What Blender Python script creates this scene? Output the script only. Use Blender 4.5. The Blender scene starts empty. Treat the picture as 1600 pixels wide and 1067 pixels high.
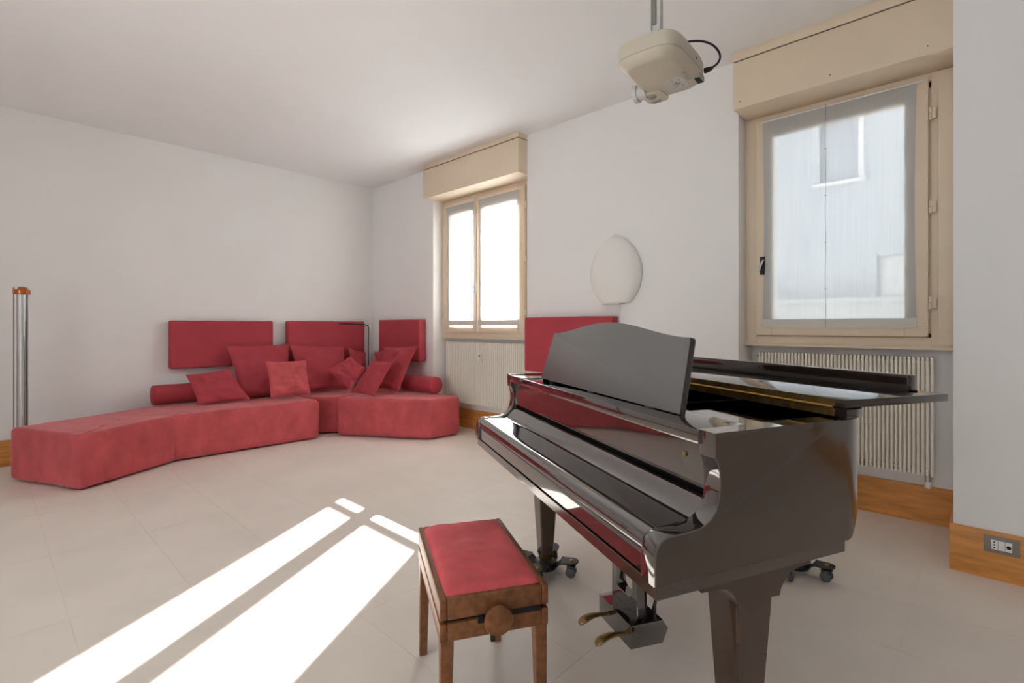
import bpy, bmesh, math, random
from mathutils import Vector, Matrix, noise
random.seed(7)
SC = bpy.context.scene
COL = SC.collection
PI = math.pi

# ------------------------------------------------------------------ camera, sky, sun, exposure
cam_d = bpy.data.cameras.new('camera')
cam_d.sensor_width = 36.0
cam_d.lens = 785.0 / 1600.0 * 36.0
cam_d.shift_y = -23.5 / 1600.0
cam_d.clip_start = 0.02
cam = bpy.data.objects.new('camera', cam_d)
cam.location = (0, 0, 1.18)
cam.rotation_euler = (PI / 2, 0, math.atan2(785.0, 830.0))
COL.objects.link(cam)
SC.camera = cam

world = bpy.data.worlds.new('world')
SC.world = world
world.use_nodes = True
bg = world.node_tree.nodes['Background']
bg.inputs[0].default_value = (0.93, 0.955, 1.0, 1)
bg.inputs[1].default_value = 2.7

sun_d = bpy.data.lights.new('sun', 'SUN')
sun_d.energy = 80.0
sun_d.angle = math.radians(0.6)
sun_d.color = (1.0, 0.98, 0.97)
sun = bpy.data.objects.new('sun', sun_d)
SUN_DIR = Vector((-0.5075 * 0.897, 0.8616 * 0.897, 0.4415)).normalized()   # towards the sun
sun.rotation_euler = SUN_DIR.to_track_quat('Z', 'Y').to_euler()
sun.location = (-8, 12, 8)
COL.objects.link(sun)

vs = SC.view_settings
vs.view_transform = 'Standard'
vs.look = 'None'
vs.gamma = 1.0
vs.exposure = 0.82
vs.use_curve_mapping = False
SC.cycles.max_bounces = 10
SC.cycles.diffuse_bounces = 6
SC.cycles.transparent_max_bounces = 12

# ------------------------------------------------------------------ materials
def s2l(c):
    return tuple(((x / 255.0) / 12.92 if x / 255.0 <= 0.04045 else ((x / 255.0 + 0.055) / 1.055) ** 2.4) for x in c)

def mat(name, col, rough=0.5, metal=0.0, var=0.0, vscale=3.0, bump=0.0, bscale=60.0, coat=0.0, spec=0.5,
        stretch=None, sheen=0.0, col2=None, alpha_gloss=None, detail=4.0, coat_ior=1.5, coat_rough=0.03):
    m = bpy.data.materials.new(name)
    m.use_nodes = True
    nt = m.node_tree
    b = nt.nodes['Principled BSDF']
    b.inputs['Base Color'].default_value = (*col, 1)
    b.inputs['Roughness'].default_value = rough
    b.inputs['Metallic'].default_value = metal
    b.inputs['Specular IOR Level'].default_value = spec
    b.inputs['Coat Weight'].default_value = coat
    b.inputs['Coat Roughness'].default_value = coat_rough
    b.inputs['Coat IOR'].default_value = coat_ior
    if sheen:
        b.inputs['Sheen Weight'].default_value = sheen
        b.inputs['Sheen Roughness'].default_value = 0.35
        b.inputs['Sheen Tint'].default_value = (1.0, 0.55, 0.55, 1)
    tc = nt.nodes.new('ShaderNodeTexCoord')
    src = tc.outputs['Object']
    if stretch:
        mp = nt.nodes.new('ShaderNodeMapping')
        mp.inputs['Scale'].default_value = stretch
        nt.links.new(src, mp.inputs['Vector'])
        src = mp.outputs['Vector']
    if var or col2:
        n = nt.nodes.new('ShaderNodeTexNoise')
        n.inputs['Scale'].default_value = vscale
        n.inputs['Detail'].default_value = detail
        n.inputs['Roughness'].default_value = 0.6
        nt.links.new(src, n.inputs['Vector'])
        r = nt.nodes.new('ShaderNodeValToRGB')
        a = tuple(max(0, x * (1 - var)) for x in col)
        c = col2 if col2 else tuple(min(1, x * (1 + var)) for x in col)
        r.color_ramp.elements[0].position = 0.32
        r.color_ramp.elements[1].position = 0.68
        r.color_ramp.elements[0].color = (*a, 1)
        r.color_ramp.elements[1].color = (*c, 1)
        nt.links.new(n.outputs['Fac'], r.inputs['Fac'])
        nt.links.new(r.outputs['Color'], b.inputs['Base Color'])
    if bump:
        n2 = nt.nodes.new('ShaderNodeTexNoise')
        n2.inputs['Scale'].default_value = bscale
        n2.inputs['Detail'].default_value = 3.0
        nt.links.new(src, n2.inputs['Vector'])
        bp = nt.nodes.new('ShaderNodeBump')
        bp.inputs['Strength'].default_value = bump
        bp.inputs['Distance'].default_value = 0.01
        nt.links.new(n2.outputs['Fac'], bp.inputs['Height'])
        nt.links.new(bp.outputs['Normal'], b.inputs['Normal'])
    return m

def mat_sheer(name, clear=0.6):
    m = bpy.data.materials.new(name)
    m.use_nodes = True
    nt = m.node_tree
    nt.nodes.clear()
    out = nt.nodes.new('ShaderNodeOutputMaterial')
    tr = nt.nodes.new('ShaderNodeBsdfTransparent')
    tr.inputs[0].default_value = (0.97, 0.98, 0.98, 1)
    tl = nt.nodes.new('ShaderNodeBsdfTranslucent')
    tl.inputs[0].default_value = (0.32, 0.345, 0.37, 1)
    df = nt.nodes.new('ShaderNodeBsdfDiffuse')
    df.inputs[0].default_value = (0.84, 0.85, 0.85, 1)
    m1 = nt.nodes.new('ShaderNodeMixShader'); m1.inputs[0].default_value = 0.55
    nt.links.new(tl.outputs[0], m1.inputs[1]); nt.links.new(df.outputs[0], m1.inputs[2])
    # fine vertical weave lines vary the openness
    tc = nt.nodes.new('ShaderNodeTexCoord')
    mp = nt.nodes.new('ShaderNodeMapping'); mp.inputs['Scale'].default_value = (1, 1, 0.02)
    n = nt.nodes.new('ShaderNodeTexNoise'); n.inputs['Scale'].default_value = 90; n.inputs['Detail'].default_value = 2
    nt.links.new(tc.outputs['Object'], mp.inputs['Vector']); nt.links.new(mp.outputs['Vector'], n.inputs['Vector'])
    mr = nt.nodes.new('ShaderNodeMapRange')
    mr.inputs['From Min'].default_value = 0.3; mr.inputs['From Max'].default_value = 0.7
    mr.inputs['To Min'].default_value = 1 - clear + 0.02; mr.inputs['To Max'].default_value = 1 - clear - 0.02
    nt.links.new(n.outputs['Fac'], mr.inputs['Value'])
    m2 = nt.nodes.new('ShaderNodeMixShader')
    nt.links.new(mr.outputs['Result'], m2.inputs[0])
    nt.links.new(tr.outputs[0], m2.inputs[1]); nt.links.new(m1.outputs[0], m2.inputs[2])
    nt.links.new(m2.outputs[0], out.inputs[0])
    return m

def mat_glass(name, refl=0.06, tint=(0.97, 0.985, 0.98)):
    m = bpy.data.materials.new(name)
    m.use_nodes = True
    nt = m.node_tree
    nt.nodes.clear()
    out = nt.nodes.new('ShaderNodeOutputMaterial')
    tr = nt.nodes.new('ShaderNodeBsdfTransparent'); tr.inputs[0].default_value = (*tint, 1)
    gl = nt.nodes.new('ShaderNodeBsdfGlossy'); gl.inputs['Roughness'].default_value = 0.02
    lw = nt.nodes.new('ShaderNodeLayerWeight'); lw.inputs['Blend'].default_value = 0.25
    mr = nt.nodes.new('ShaderNodeMapRange')
    mr.inputs['To Min'].default_value = refl; mr.inputs['To Max'].default_value = 0.6
    nt.links.new(lw.outputs['Fresnel'], mr.inputs['Value'])
    mx = nt.nodes.new('ShaderNodeMixShader')
    nt.links.new(mr.outputs['Result'], mx.inputs[0])
    nt.links.new(tr.outputs[0], mx.inputs[1]); nt.links.new(gl.outputs[0], mx.inputs[2])
    nt.links.new(mx.outputs[0], out.inputs[0])
    return m

M = {}
M['wall'] = mat('wall_paint', (0.85, 0.832, 0.818), 0.85, var=0.012, vscale=1.2, bump=0.02, bscale=220, spec=0.2)
M['ceiling'] = mat('ceiling_paint', (0.87, 0.87, 0.87), 0.9, var=0.01, vscale=1.0, spec=0.2)
M['tile'] = mat('floor_tile', (0.86, 0.775, 0.69), 0.45, var=0.04, vscale=2.2, bump=0.015, bscale=40, spec=0.35, detail=8)
M['grout'] = mat('floor_grout', (0.88, 0.81, 0.74), 0.8)
M['wood'] = mat('oak_veneer', (0.64, 0.275, 0.07), 0.42, var=0.22, vscale=4.0, stretch=(1.2, 1.2, 9.0), spec=0.4, detail=6)
M['cream'] = mat('cream_paint', (0.76, 0.63, 0.48), 0.5, var=0.02, vscale=3, spec=0.35)
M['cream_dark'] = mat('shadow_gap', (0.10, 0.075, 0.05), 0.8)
M['radiator'] = mat('radiator_enamel', (0.90, 0.85, 0.75), 0.35)
M['suede'] = mat('red_suede', (0.57, 0.102, 0.112), 0.85, var=0.17, vscale=6.5, bump=0.3, bscale=10, sheen=0.7, stretch=(1.0, 1.0, 0.7), spec=0.15, detail=6)
M['suede2'] = mat('red_cotton', (0.45, 0.066, 0.082), 0.88, var=0.08, vscale=3.0, bump=0.18, bscale=14, sheen=0.25, spec=0.12)
M['lac'] = mat('piano_lacquer', (0.014, 0.0085, 0.007), 0.07, spec=0.5, coat=1.0, coat_ior=2.25)
M['lac_side'] = mat('piano_lacquer_brown', (0.036, 0.020, 0.013), 0.2, spec=0.4, coat=1.0, coat_ior=1.6, coat_rough=0.09, var=0.15, vscale=3, stretch=(1, 1, 6))
M['lac_leg'] = mat('leg_lacquer', (0.040, 0.019, 0.010), 0.15, spec=0.4, coat=0.8, coat_ior=1.5, coat_rough=0.05, var=0.25, vscale=5, stretch=(3, 3, 0.6))
M['lac_lid'] = mat('lid_lacquer', (0.020, 0.0125, 0.010), 0.12, spec=0.4, coat=0.8, coat_ior=1.45)
M['satin'] = mat('satin_black', (0.022, 0.021, 0.021), 0.42, spec=0.5)
M['desk'] = mat('desk_satin', (0.125, 0.122, 0.12), 0.33, spec=1.0)
M['black'] = mat('black_matt', (0.006, 0.006, 0.006), 0.7)
M['felt'] = mat('black_felt', (0.004, 0.004, 0.004), 0.95, spec=0.05)
M['brass'] = mat('brass', (0.55, 0.34, 0.10), 0.33, metal=1.0)
M['brass_old'] = mat('aged_brass', (0.36, 0.25, 0.10), 0.4, metal=1.0, var=0.25, vscale=40)
M['walnut'] = mat('walnut_stain', (0.20, 0.078, 0.030), 0.38, var=0.3, vscale=6, stretch=(1.5, 8, 8), spec=0.35, detail=6)
M['velvet'] = mat('crimson_velvet', (0.66, 0.11, 0.12), 0.75, var=0.16, vscale=8, bump=0.3, bscale=18, sheen=0.35, spec=0.15)
M['steel'] = mat('steel', (0.55, 0.55, 0.55), 0.3, metal=1.0)
M['rubber'] = mat('grey_rubber', (0.09, 0.09, 0.095), 0.6)
M['darkmetal'] = mat('dark_powder_metal', (0.012, 0.014, 0.017), 0.38)
M['copper'] = mat('copper', (0.50, 0.16, 0.06), 0.3, metal=1.0)
M['glasstube'] = mat_glass('clear_tube', 0.08, (0.96, 0.965, 0.965))
M['pane'] = mat_glass('window_pane', 0.04, (0.97, 0.985, 0.985))
M['sheer'] = mat_sheer('sheer_voile', 0.24)
M['hem'] = mat('sheer_hem', (0.66, 0.63, 0.58), 0.8)
M['white'] = mat('white_plastic', (0.80, 0.79, 0.76), 0.4)
M['opal'] = mat('opal_glass', (0.84, 0.82, 0.78), 0.45)
M['projector'] = mat('ivory_plastic', (0.56, 0.50, 0.40), 0.42)
M['projgrey'] = mat('warm_grey_plastic', (0.36, 0.33, 0.28), 0.5)
M['mount'] = mat('mount_grey', (0.55, 0.54, 0.51), 0.45)
M['socketgrey'] = mat('taupe_plate', (0.23, 0.20, 0.17), 0.45)
M['facade'] = mat('facade_render', (0.255, 0.275, 0.295), 0.9, var=0.03, vscale=0.6)
M['facade_trim'] = mat('facade_trim', (0.42, 0.42, 0.41), 0.8)
M['facade_win'] = mat('facade_shutter', (0.21, 0.23, 0.26), 0.7)
M['garden'] = mat('garden_wall', (0.22, 0.23, 0.22), 0.9, var=0.1, vscale=1.5)
M['asphalt'] = mat('paving', (0.74, 0.73, 0.71), 0.9, var=0.08, vscale=2)

# ------------------------------------------------------------------ mesh helpers
def finish(bm, ang=38):
    bmesh.ops.recalc_face_normals(bm, faces=bm.faces[:])
    ca = math.radians(ang)
    for f in bm.faces:
        f.smooth = True
    for e in bm.edges:
        if len(e.link_faces) == 2:
            e.smooth = e.calc_face_angle(0) < ca
        else:
            e.smooth = False

def obj(name, bm, m, parent=None, ang=38, loc=None, rot=None):
    finish(bm, ang)
    me = bpy.data.meshes.new(name)
    bm.to_mesh(me)
    bm.free()
    me.materials.append(M[m])
    o = bpy.data.objects.new(name, me)
    COL.objects.link(o)
    if parent is not None:
        o.parent = parent
    if loc is not None:
        o.location = loc
    if rot is not None:
        o.rotation_euler = rot
    return o

def regloss(o, m, test):
    # give the faces picked by test(normal) a second material
    o.data.materials.append(M[m])
    for p in o.data.polygons:
        if test(p.normal):
            p.material_index = 1

def link_copy(o, parent=None, loc=None, rot=None):
    c = o.copy()
    COL.objects.link(c)
    if parent is not None:
        c.parent = parent
    if loc is not None:
        c.location = loc
    if rot is not None:
        c.rotation_euler = rot
    return c

def copy_tree(o, parent=None):
    c = o.copy()
    COL.objects.link(c)
    c.parent = parent
    for ch in list(o.children):
        copy_tree(ch, c)
    return c

def thing(name, label, cat, loc=(0, 0, 0), rz=0.0, group=None):
    o = bpy.data.objects.new(name, None)
    o.empty_display_size = 0.1
    COL.objects.link(o)
    o.location = loc
    o.rotation_euler = (0, 0, rz)
    return tag(o, label, cat, group)

def tag(o, label, cat, group=None):
    o['label'] = label
    o['category'] = cat
    if group:
        o['group'] = group
    return o

def struct(o, label=None, cat=None):
    o['kind'] = 'structure'
    if label:
        o['label'] = label
    if cat:
        o['category'] = cat
    return o

def struct_empty(name, label, cat, loc=(0, 0, 0)):
    o = bpy.data.objects.new(name, None)
    COL.objects.link(o)
    o.location = loc
    return struct(o, label, cat)

def new():
    return bmesh.new()

def box(bm, lo, hi, bev=0.0, seg=2):
    lo, hi = Vector(lo), Vector(hi)
    c = (lo + hi) / 2
    d = hi - lo
    mtx = Matrix.Translation(c) @ Matrix.Diagonal((abs(d.x), abs(d.y), abs(d.z), 1))
    r = bmesh.ops.create_cube(bm, size=1.0, matrix=mtx)
    if bev > 0:
        es = set()
        for v in r['verts']:
            es.update(v.link_edges)
        bmesh.ops.bevel(bm, geom=list(es), offset=bev, segments=seg, profile=0.5, affect='EDGES')
    return bm

def prism(bm, pts, fn, a, b, bev=0.0, seg=2):
    """pts: 2-D outline; fn(p, t) -> 3-D point; extruded from t=a to t=b"""
    va = [bm.verts.new(fn(p, a)) for p in pts]
    vb = [bm.verts.new(fn(p, b)) for p in pts]
    n = len(pts)
    fs = [bm.faces.new(va[::-1]), bm.faces.new(vb)]
    for i in range(n):
        j = (i + 1) % n
        fs.append(bm.faces.new((va[i], va[j], vb[j], vb[i])))
    if bev > 0:
        es = set()
        for f in fs[:2]:
            es.update(f.edges)
        bmesh.ops.recalc_face_normals(bm, faces=fs)
        bmesh.ops.bevel(bm, geom=list(es), offset=bev, segments=seg, profile=0.5, affect='EDGES')
    return bm

def frame_of(d):
    d = Vector(d).normalized()
    a = Vector((0, 0, 1)) if abs(d.z) < 0.9 else Vector((1, 0, 0))
    x = d.cross(a).normalized()
    y = d.cross(x).normalized()
    return x, y

def tube(bm, pts, rad, n=10, caps=True, closed=False):
    pts = [Vector(p) for p in pts]
    k = len(pts)
    rads = rad if isinstance(rad, (list, tuple)) else [rad] * k
    rings = []
    px = None
    for i, p in enumerate(pts):
        if closed:
            d = pts[(i + 1) % k] - pts[i - 1]
        else:
            d = pts[min(i + 1, k - 1)] - pts[max(i - 1, 0)]
        d.normalize()
        if px is None:
            x, y = frame_of(d)
        else:
            x = (px - d * px.dot(d)).normalized()
            y = d.cross(x).normalized()
        px = x
        rings.append([bm.verts.new(p + (x * math.cos(2 * PI * t / n) + y * math.sin(2 * PI * t / n)) * rads[i]) for t in range(n)])
    for i in range(k if closed else k - 1):
        A, B = rings[i], rings[(i + 1) % k]
        for t in range(n):
            bm.faces.new((A[t], A[(t + 1) % n], B[(t + 1) % n], B[t]))
    if caps and not closed:
        bm.faces.new(rings[0][::-1])
        bm.faces.new(rings[-1])
    return bm

def cyl(bm, p0, p1, r0, r1=None, n=16):
    return tube(bm, [p0, p1], [r0, r0 if r1 is None else r1], n)

def lathe(bm, prof, origin=(0, 0, 0), axis='Z', n=24):
    o = Vector(origin)
    rings = []
    for r, h in prof:
        ring = []
        for t in range(n):
            a = 2 * PI * t / n
            c, s = r * math.cos(a), r * math.sin(a)
            q = {'Z': (c, s, h), 'X': (h, c, s), 'Y': (s, h, c)}[axis]
            ring.append(bm.verts.new(o + Vector(q)))
        rings.append(ring)
    for A, B in zip(rings, rings[1:]):
        for t in range(n):
            bm.faces.new((A[t], A[(t + 1) % n], B[(t + 1) % n], B[t]))
    bm.faces.new(rings[0][::-1])
    bm.faces.new(rings[-1])
    return bm

def quad_loft(bm, rings):
    vs_ = [[bm.verts.new(p) for p in r] for r in rings]
    n = len(rings[0])
    for A, B in zip(vs_, vs_[1:]):
        for t in range(n):
            bm.faces.new((A[t], A[(t + 1) % n], B[(t + 1) % n], B[t]))
    bm.faces.new(vs_[0][::-1])
    bm.faces.new(vs_[-1])
    return bm

def superellipse(a, b, e, n):
    out = []
    for t in range(n):
        th = 2 * PI * t / n
        c, s = math.cos(th), math.sin(th)
        out.append((a * math.copysign(abs(c) ** (2 / e), c), b * math.copysign(abs(s) ** (2 / e), s)))
    return out

# ================================================================== THE ROOM
H = 3.03
XA, YB, YN, YO = -6.02, 3.63, 3.91, 4.06     # left wall, window wall, niche back, outer face
XR, YK = 3.7, -3.4                           # right and back walls (behind the camera)
N1 = (-4.70, -3.23)                          # window niches
N2 = (-1.26, -0.12)
YP = 3.26                                    # front of the pillar

# floor: grout bed with slabs
bm = new(); box(bm, (XA - 0.15, YK - 0.15, -0.2), (XR + 0.15, YO, -0.0015))
floor = struct(obj('floor', bm, 'grout'), 'pale beige stone tile floor with fine light joints', 'floor')
TX, TY = 0.82, 0.41
nx0 = int((XA + 0.23) / TX) - 2
tile_src = None
for i in range(nx0, 6):
    for j in range(-10, 10):
        x0, y0 = -0.23 + i * TX, 0.245 + j * TY
        x1, y1 = x0 + TX, y0 + TY
        cx0, cx1, cy0, cy1 = max(x0, XA), min(x1, XR), max(y0, YK), min(y1, YN)
        if cx1 - cx0 < 0.02 or cy1 - cy0 < 0.02:
            continue
        full = abs(cx1 - cx0 - TX) < 1e-4 and abs(cy1 - cy0 - TY) < 1e-4
        if full and tile_src is not None:
            link_copy(tile_src, floor, (x0 + TX / 2, y0 + TY / 2, 0))
            continue
        w, d = (cx1 - cx0) / 2 - 0.0007, (cy1 - cy0) / 2 - 0.0007
        b2 = new(); box(b2, (-w, -d, -0.008), (w, d, 0.0))
        t = obj('tile', b2, 'tile', floor, loc=((cx0 + cx1) / 2, (cy0 + cy1) / 2, 0))
        if full:
            tile_src = t
# the tile material reads world position so that the stone figure runs on from slab to slab
nt = M['tile'].node_tree
geo = nt.nodes.new('ShaderNodeNewGeometry')
for n in nt.nodes:
    if n.type == 'TEX_NOISE':
        nt.links.new(geo.outputs['Position'], n.inputs['Vector'])

bm = new(); box(bm, (XA - 0.15, YK - 0.15, H), (XR + 0.15, YO, H + 0.2))
struct(obj('ceiling', bm, 'ceiling'), 'plain white plaster ceiling', 'ceiling')

bm = new(); box(bm, (XA - 0.2, YK, 0), (XA, YO, H))
struct(obj('wall_left', bm, 'wall'), 'long white wall behind the red sofa', 'wall')

bm = new()
box(bm, (XA, YB, 0), (N1[0], YO, H))
box(bm, (N1[1], YB, 0), (N2[0], YO, H))
box(bm, (N2[1], YP, 0), (XR, YO, H))
for (a, b), (oa, ob) in ((N1, (-4.60, -3.33)), (N2, (-1.13, -0.30))):
    box(bm, (a, YN, 0), (b, YO, 1.06))
    box(bm, (a, 3.80, 2.60), (b, YO, H))
    box(bm, (a, 3.835, 1.06), (oa, YO, 2.60))
    box(bm, (ob, 3.835, 1.06), (b, YO, 2.60))
struct(obj('wall_window', bm, 'wall'), 'white wall with two window niches and a projecting pillar', 'wall')

# walls behind the camera; the back one has an opening added for fill light
def wall_with_opening(name, axis, pos, thick, a0, a1, o0, o1, z0, z1, label):
    bm = new()
    def bb(p0, p1, q0, q1):
        if p1 - p0 < 1e-3 or q1 - q0 < 1e-3:
            return
        lo, hi = min(pos, pos + thick), max(pos, pos + thick)
        if axis == 'y':
            box(bm, (p0, lo, q0), (p1, hi, q1))
        else:
            box(bm, (lo, p0, q0), (hi, p1, q1))
    bb(a0, o0, 0, H); bb(o1, a1, 0, H); bb(o0, o1, 0, z0); bb(o0, o1, z1, H)
    struct(obj(name, bm, 'wall'), label, 'wall')
wall_with_opening('wall_back', 'y', YK, -0.2, XA, XR, -2.8, 0.7, 0.05, 2.6, 'white wall behind the viewer with a wide glazed opening added for fill light')
bm = new(); box(bm, (XR, YK, 0), (XR + 0.2, YO, H))
struct(obj('wall_right', bm, 'wall'), 'white wall at the right behind the viewer', 'wall')

def add_fill_window(name, horizontal, pos, o0, o1, z0, z1, label):
    w = struct_empty(name, label, 'window')
    n = 3
    bm = new()
    def bb(p0, p1, q0, q1, t=0.03):
        if horizontal:
            box(bm, (p0, pos - t, q0), (p1, pos + t, q1))
        else:
            box(bm, (pos - t, p0, q0), (pos + t, p1, q1))
    bb(o0, o1, z0, z0 + 0.07); bb(o0, o1, z1 - 0.07, z1)
    for k in range(n + 1):
        c = o0 + (o1 - o0) * k / n
        bb(max(o0, c - 0.045), min(o1, c + 0.045), z0, z1)
    obj('window_frame', bm, 'cream', w)
    for k in range(n):
        bm = new()
        a, b = o0 + (o1 - o0) * k / n + 0.04, o0 + (o1 - o0) * (k + 1) / n - 0.04
        if horizontal:
            box(bm, (a, pos - 0.003, z0 + 0.06), (b, pos + 0.003, z1 - 0.06))
        else:
            box(bm, (pos - 0.003, a, z0 + 0.06), (pos + 0.003, b, z1 - 0.06))
        obj('pane', bm, 'pane', w)
add_fill_window('fill_window', True, YK - 0.1, -2.8, 0.7, 0.05, 2.6, 'unseen glazed opening added behind the viewer for fill light')  # out of view, added to let soft fill daylight into the room

# ---- baseboards
BH, BT = 0.222, 0.014
bm = new(); box(bm, (XA, YK, 0), (XA + BT, YB, BH), 0.002)
struct(obj('baseboard_left', bm, 'wood'), 'honey oak baseboard along the wall behind the sofa', 'baseboard')
bm = new()
box(bm, (XA + BT, YB - BT, 0), (N1[0], YB, BH))
box(bm, (N1[0], YN - BT, 0), (N1[1], YN, BH))
box(bm, (N1[1], YB - BT, 0), (N2[0], YB, BH))
box(bm, (N1[0], YB - BT, 0), (N1[0] + BT, YN - BT, BH))
box(bm, (N1[1] - BT, YB, 0), (N1[1], YN - BT, BH))
box(bm, (N2[0], YB - BT, 0), (N2[0] + BT, YN - BT, BH))
box(bm, (N2[0] + BT, YN - BT, 0), (N2[1] - BT - 0.003, YN, BH))
struct(obj('baseboard_window', bm, 'wood'), 'honey oak baseboard under the windows and radiators', 'baseboard')
bm = new()
box(bm, (N2[1] - BT, YP - BT, 0), (XR, YP, BH), 0.0015)
box(bm, (N2[1] - BT, YP, 0), (N2[1], YN, BH))
struct(obj('baseboard_pillar', bm, 'wood'), 'honey oak baseboard on the pillar with the wall socket', 'baseboard')

# ---- wall socket in the pillar baseboard
s = thing('wall_socket', 'taupe wall socket plate with three ivory modules in the pillar baseboard', 'socket', (0.048, YP - BT, 0.165))
bm = new(); box(bm, (-0.06, -0.007, -0.039), (0.06, 0.0, 0.039), 0.003)
obj('cover_plate', bm, 'socketgrey', s)
for k in range(3):
    bm = new(); box(bm, (-0.036 + k * 0.024 + 0.0008, -0.0095, -0.022), (-0.036 + (k + 1) * 0.024 - 0.0008, -0.006, 0.022), 0.0008)
    md = obj('socket_module', bm, 'white', s)
    if k == 0:
        for zz in (-0.013, 0, 0.013):
            bm = new(); cyl(bm, (-0.024, -0.0102, zz), (-0.024, -0.009, zz), 0.0035, n=10)
            obj('socket_hole', bm, 'black', md)
    if k == 2:
        bm = new(); cyl(bm, (0.024, -0.0102, -0.001), (0.024, -0.009, -0.001), 0.0085, n=16)
        obj('aerial_port', bm, 'black', md)

# ================================================================== WINDOWS
def bar(lo, hi, name, m, parent, bev=0.003):
    bm = new(); box(bm, lo, hi, bev)
    return obj(name, bm, m, parent)

def make_sash(win, x0, x1, z0, z1, gx0, gx1, gz0, gz1, y0=3.742, y1=3.787):
    bm = new()
    box(bm, (x0, y0, z0), (gx0, y1, z1), 0.004)
    box(bm, (gx1, y0, z0), (x1, y1, z1), 0.004)
    box(bm, (gx0, y0, z0), (gx1, y1, gz0), 0.004)
    box(bm, (gx0, y0, gz1), (gx1, y1, z1), 0.004)
    sash = obj('sash', bm, 'cream', win)
    bm = new(); box(bm, (gx0 - 0.008, 3.766, gz0 - 0.008), (gx1 + 0.008, 3.771, gz1 + 0.008))
    obj('pane', bm, 'pane', sash)
    return sash

def hinge(parent, x, z, m='cream'):
    bm = new()
    cyl(bm, (x, 3.738, z - 0.035), (x, 3.738, z - 0.002), 0.009, n=10)
    cyl(bm, (x, 3.738, z + 0.002), (x, 3.738, z + 0.035), 0.009, n=10)
    box(bm, (x, 3.738, z - 0.03), (x + 0.024, 3.746, z + 0.03))
    return obj('hinge', bm, m, parent)

def shutter_box(win, x0, x1, zb, zg, right_end):
    # front panel, recessed groove, top strip
    bm = new(); box(bm, (x0, 3.505, zb), (x1, 3.80, zg - 0.004), 0.003)
    b = obj('shutter_box', bm, 'cream', win)
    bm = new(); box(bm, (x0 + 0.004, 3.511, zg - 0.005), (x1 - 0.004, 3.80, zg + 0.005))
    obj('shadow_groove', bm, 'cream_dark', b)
    bm = new(); box(bm, (x0 - 0.008, 3.503, zg + 0.004), (x1 + (0.0 if not right_end else 0.0), 3.80, H), 0.002)
    obj('top_strip', bm, 'cream', b)
    for t in (0.04, 0.5, 0.9):
        bm = new(); cyl(bm, (x0 + (x1 - x0) * t, 3.5035, zb + 0.045), (x0 + (x1 - x0) * t, 3.506, zb + 0.045), 0.004, n=8)
        obj('screw', bm, 'cream_dark', b)
    return b

def frame_piece(win, x0, x1, jl, jr, sill_z):
    bm = new()
    box(bm, (x0, 3.772, 1.06), (jl, 3.84, 2.66), 0.003)
    box(bm, (jr, 3.772, 1.06), (x1, 3.84, 2.66), 0.003)
    box(bm, (jl, 3.772, 2.60), (jr, 3.84, 2.66), 0.003)
    box(bm, (jl, 3.772, 1.06), (jr, 3.84, 1.115), 0.003)
    box(bm, (jl - .002, 3.790, 1.11), (jl + .04, 3.84, 2.605)); box(bm, (jr - .04, 3.790, 1.11), (jr + .002, 3.84, 2.605))
    box(bm, (jl, 3.790, 2.57), (jr, 3.84, 2.605)); box(bm, (jl, 3.790, 1.11), (jr, 3.84, 1.14))
    f = obj('window_frame', bm, 'cream', win)
    bm = new(); box(bm, (x0, 3.762, sill_z), (x1, YN, 1.062), 0.004)
    obj('window_board', bm, 'cream', win)
    return f

# window 1 (double casement next to the sofa)
w1 = struct_empty('window_1', 'cream double casement window with roller shutter box above the sofa end', 'window', (0, 0, 0))
frame_piece(w1, N1[0], N1[1], -4.655, -3.365, 1.043)
sL = make_sash(w1, -4.65, -4.075, 1.112, 2.602, -4.545, -4.140, 1.173, 2.465)
sR = make_sash(w1, -4.070, -3.37, 1.112, 2.602, -4.000, -3.472, 1.173, 2.465)
bm = new(); box(bm, (-4.098, 3.722, 1.112), (-4.042, 3.744, 2.602), 0.006)
ast = obj('meeting_bar', bm, 'cream', sR)
bm = new()
box(bm, (-4.083, 3.712, 1.55), (-4.055, 3.724, 1.67), 0.003)
cyl(bm, (-4.069, 3.715, 1.61), (-4.069, 3.675, 1.61), 0.008, n=10)
tube(bm, [(-4.069, 3.68, 1.61), (-4.075, 3.678, 1.58), (-4.078, 3.676, 1.53)], [0.009, 0.008, 0.007], 10)
obj('handle', bm, 'steel', sR)
bm = new(); cyl(bm, (-4.069, 3.716, 1.12), (-4.069, 3.716, 2.59), 0.0055, n=8)
obj('bolt_rod', bm, 'steel', sR)
for zz in (1.32, 1.86, 2.40):
    hinge(w1, -3.366, zz)
    h2 = hinge(w1, -4.656, zz)
shutter_box(w1, -4.725, -3.231, 2.648, 2.978, True)

# window 2 (single casement behind the piano)
w2 = struct_empty('window_2', 'cream single casement window with roller shutter box behind the piano', 'window', (0, 0, 0))
frame_piece(w2, N2[0], N2[1], -1.185, -0.235, 1.043)
sB = make_sash(w2, -1.178, -0.246, 1.120, 2.612, -1.078, -0.355, 1.175, 2.490)
bm = new(); box(bm, (-0.205, 3.756, 1.075), (-0.125, 3.774, 2.64), 0.004)
obj('side_panel', bm, 'cream', w2)
bm = new()
box(bm, (-1.152, 3.733, 1.54), (-1.120, 3.743, 1.665), 0.002)
obj('handle_plate', bm, 'black', sB)
bm = new()
cyl(bm, (-1.136, 3.738, 1.605), (-1.136, 3.70, 1.605), 0.007, n=10)
tube(bm, [(-1.120, 3.702, 1.64), (-1.136, 3.70, 1.605), (-1.150, 3.702, 1.555)], [0.006, 0.008, 0.005], 8)
obj('handle', bm, 'steel', sB)
for zz in (1.316, 1.864, 2.40):
    hinge(w2, -0.236, zz)
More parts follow.
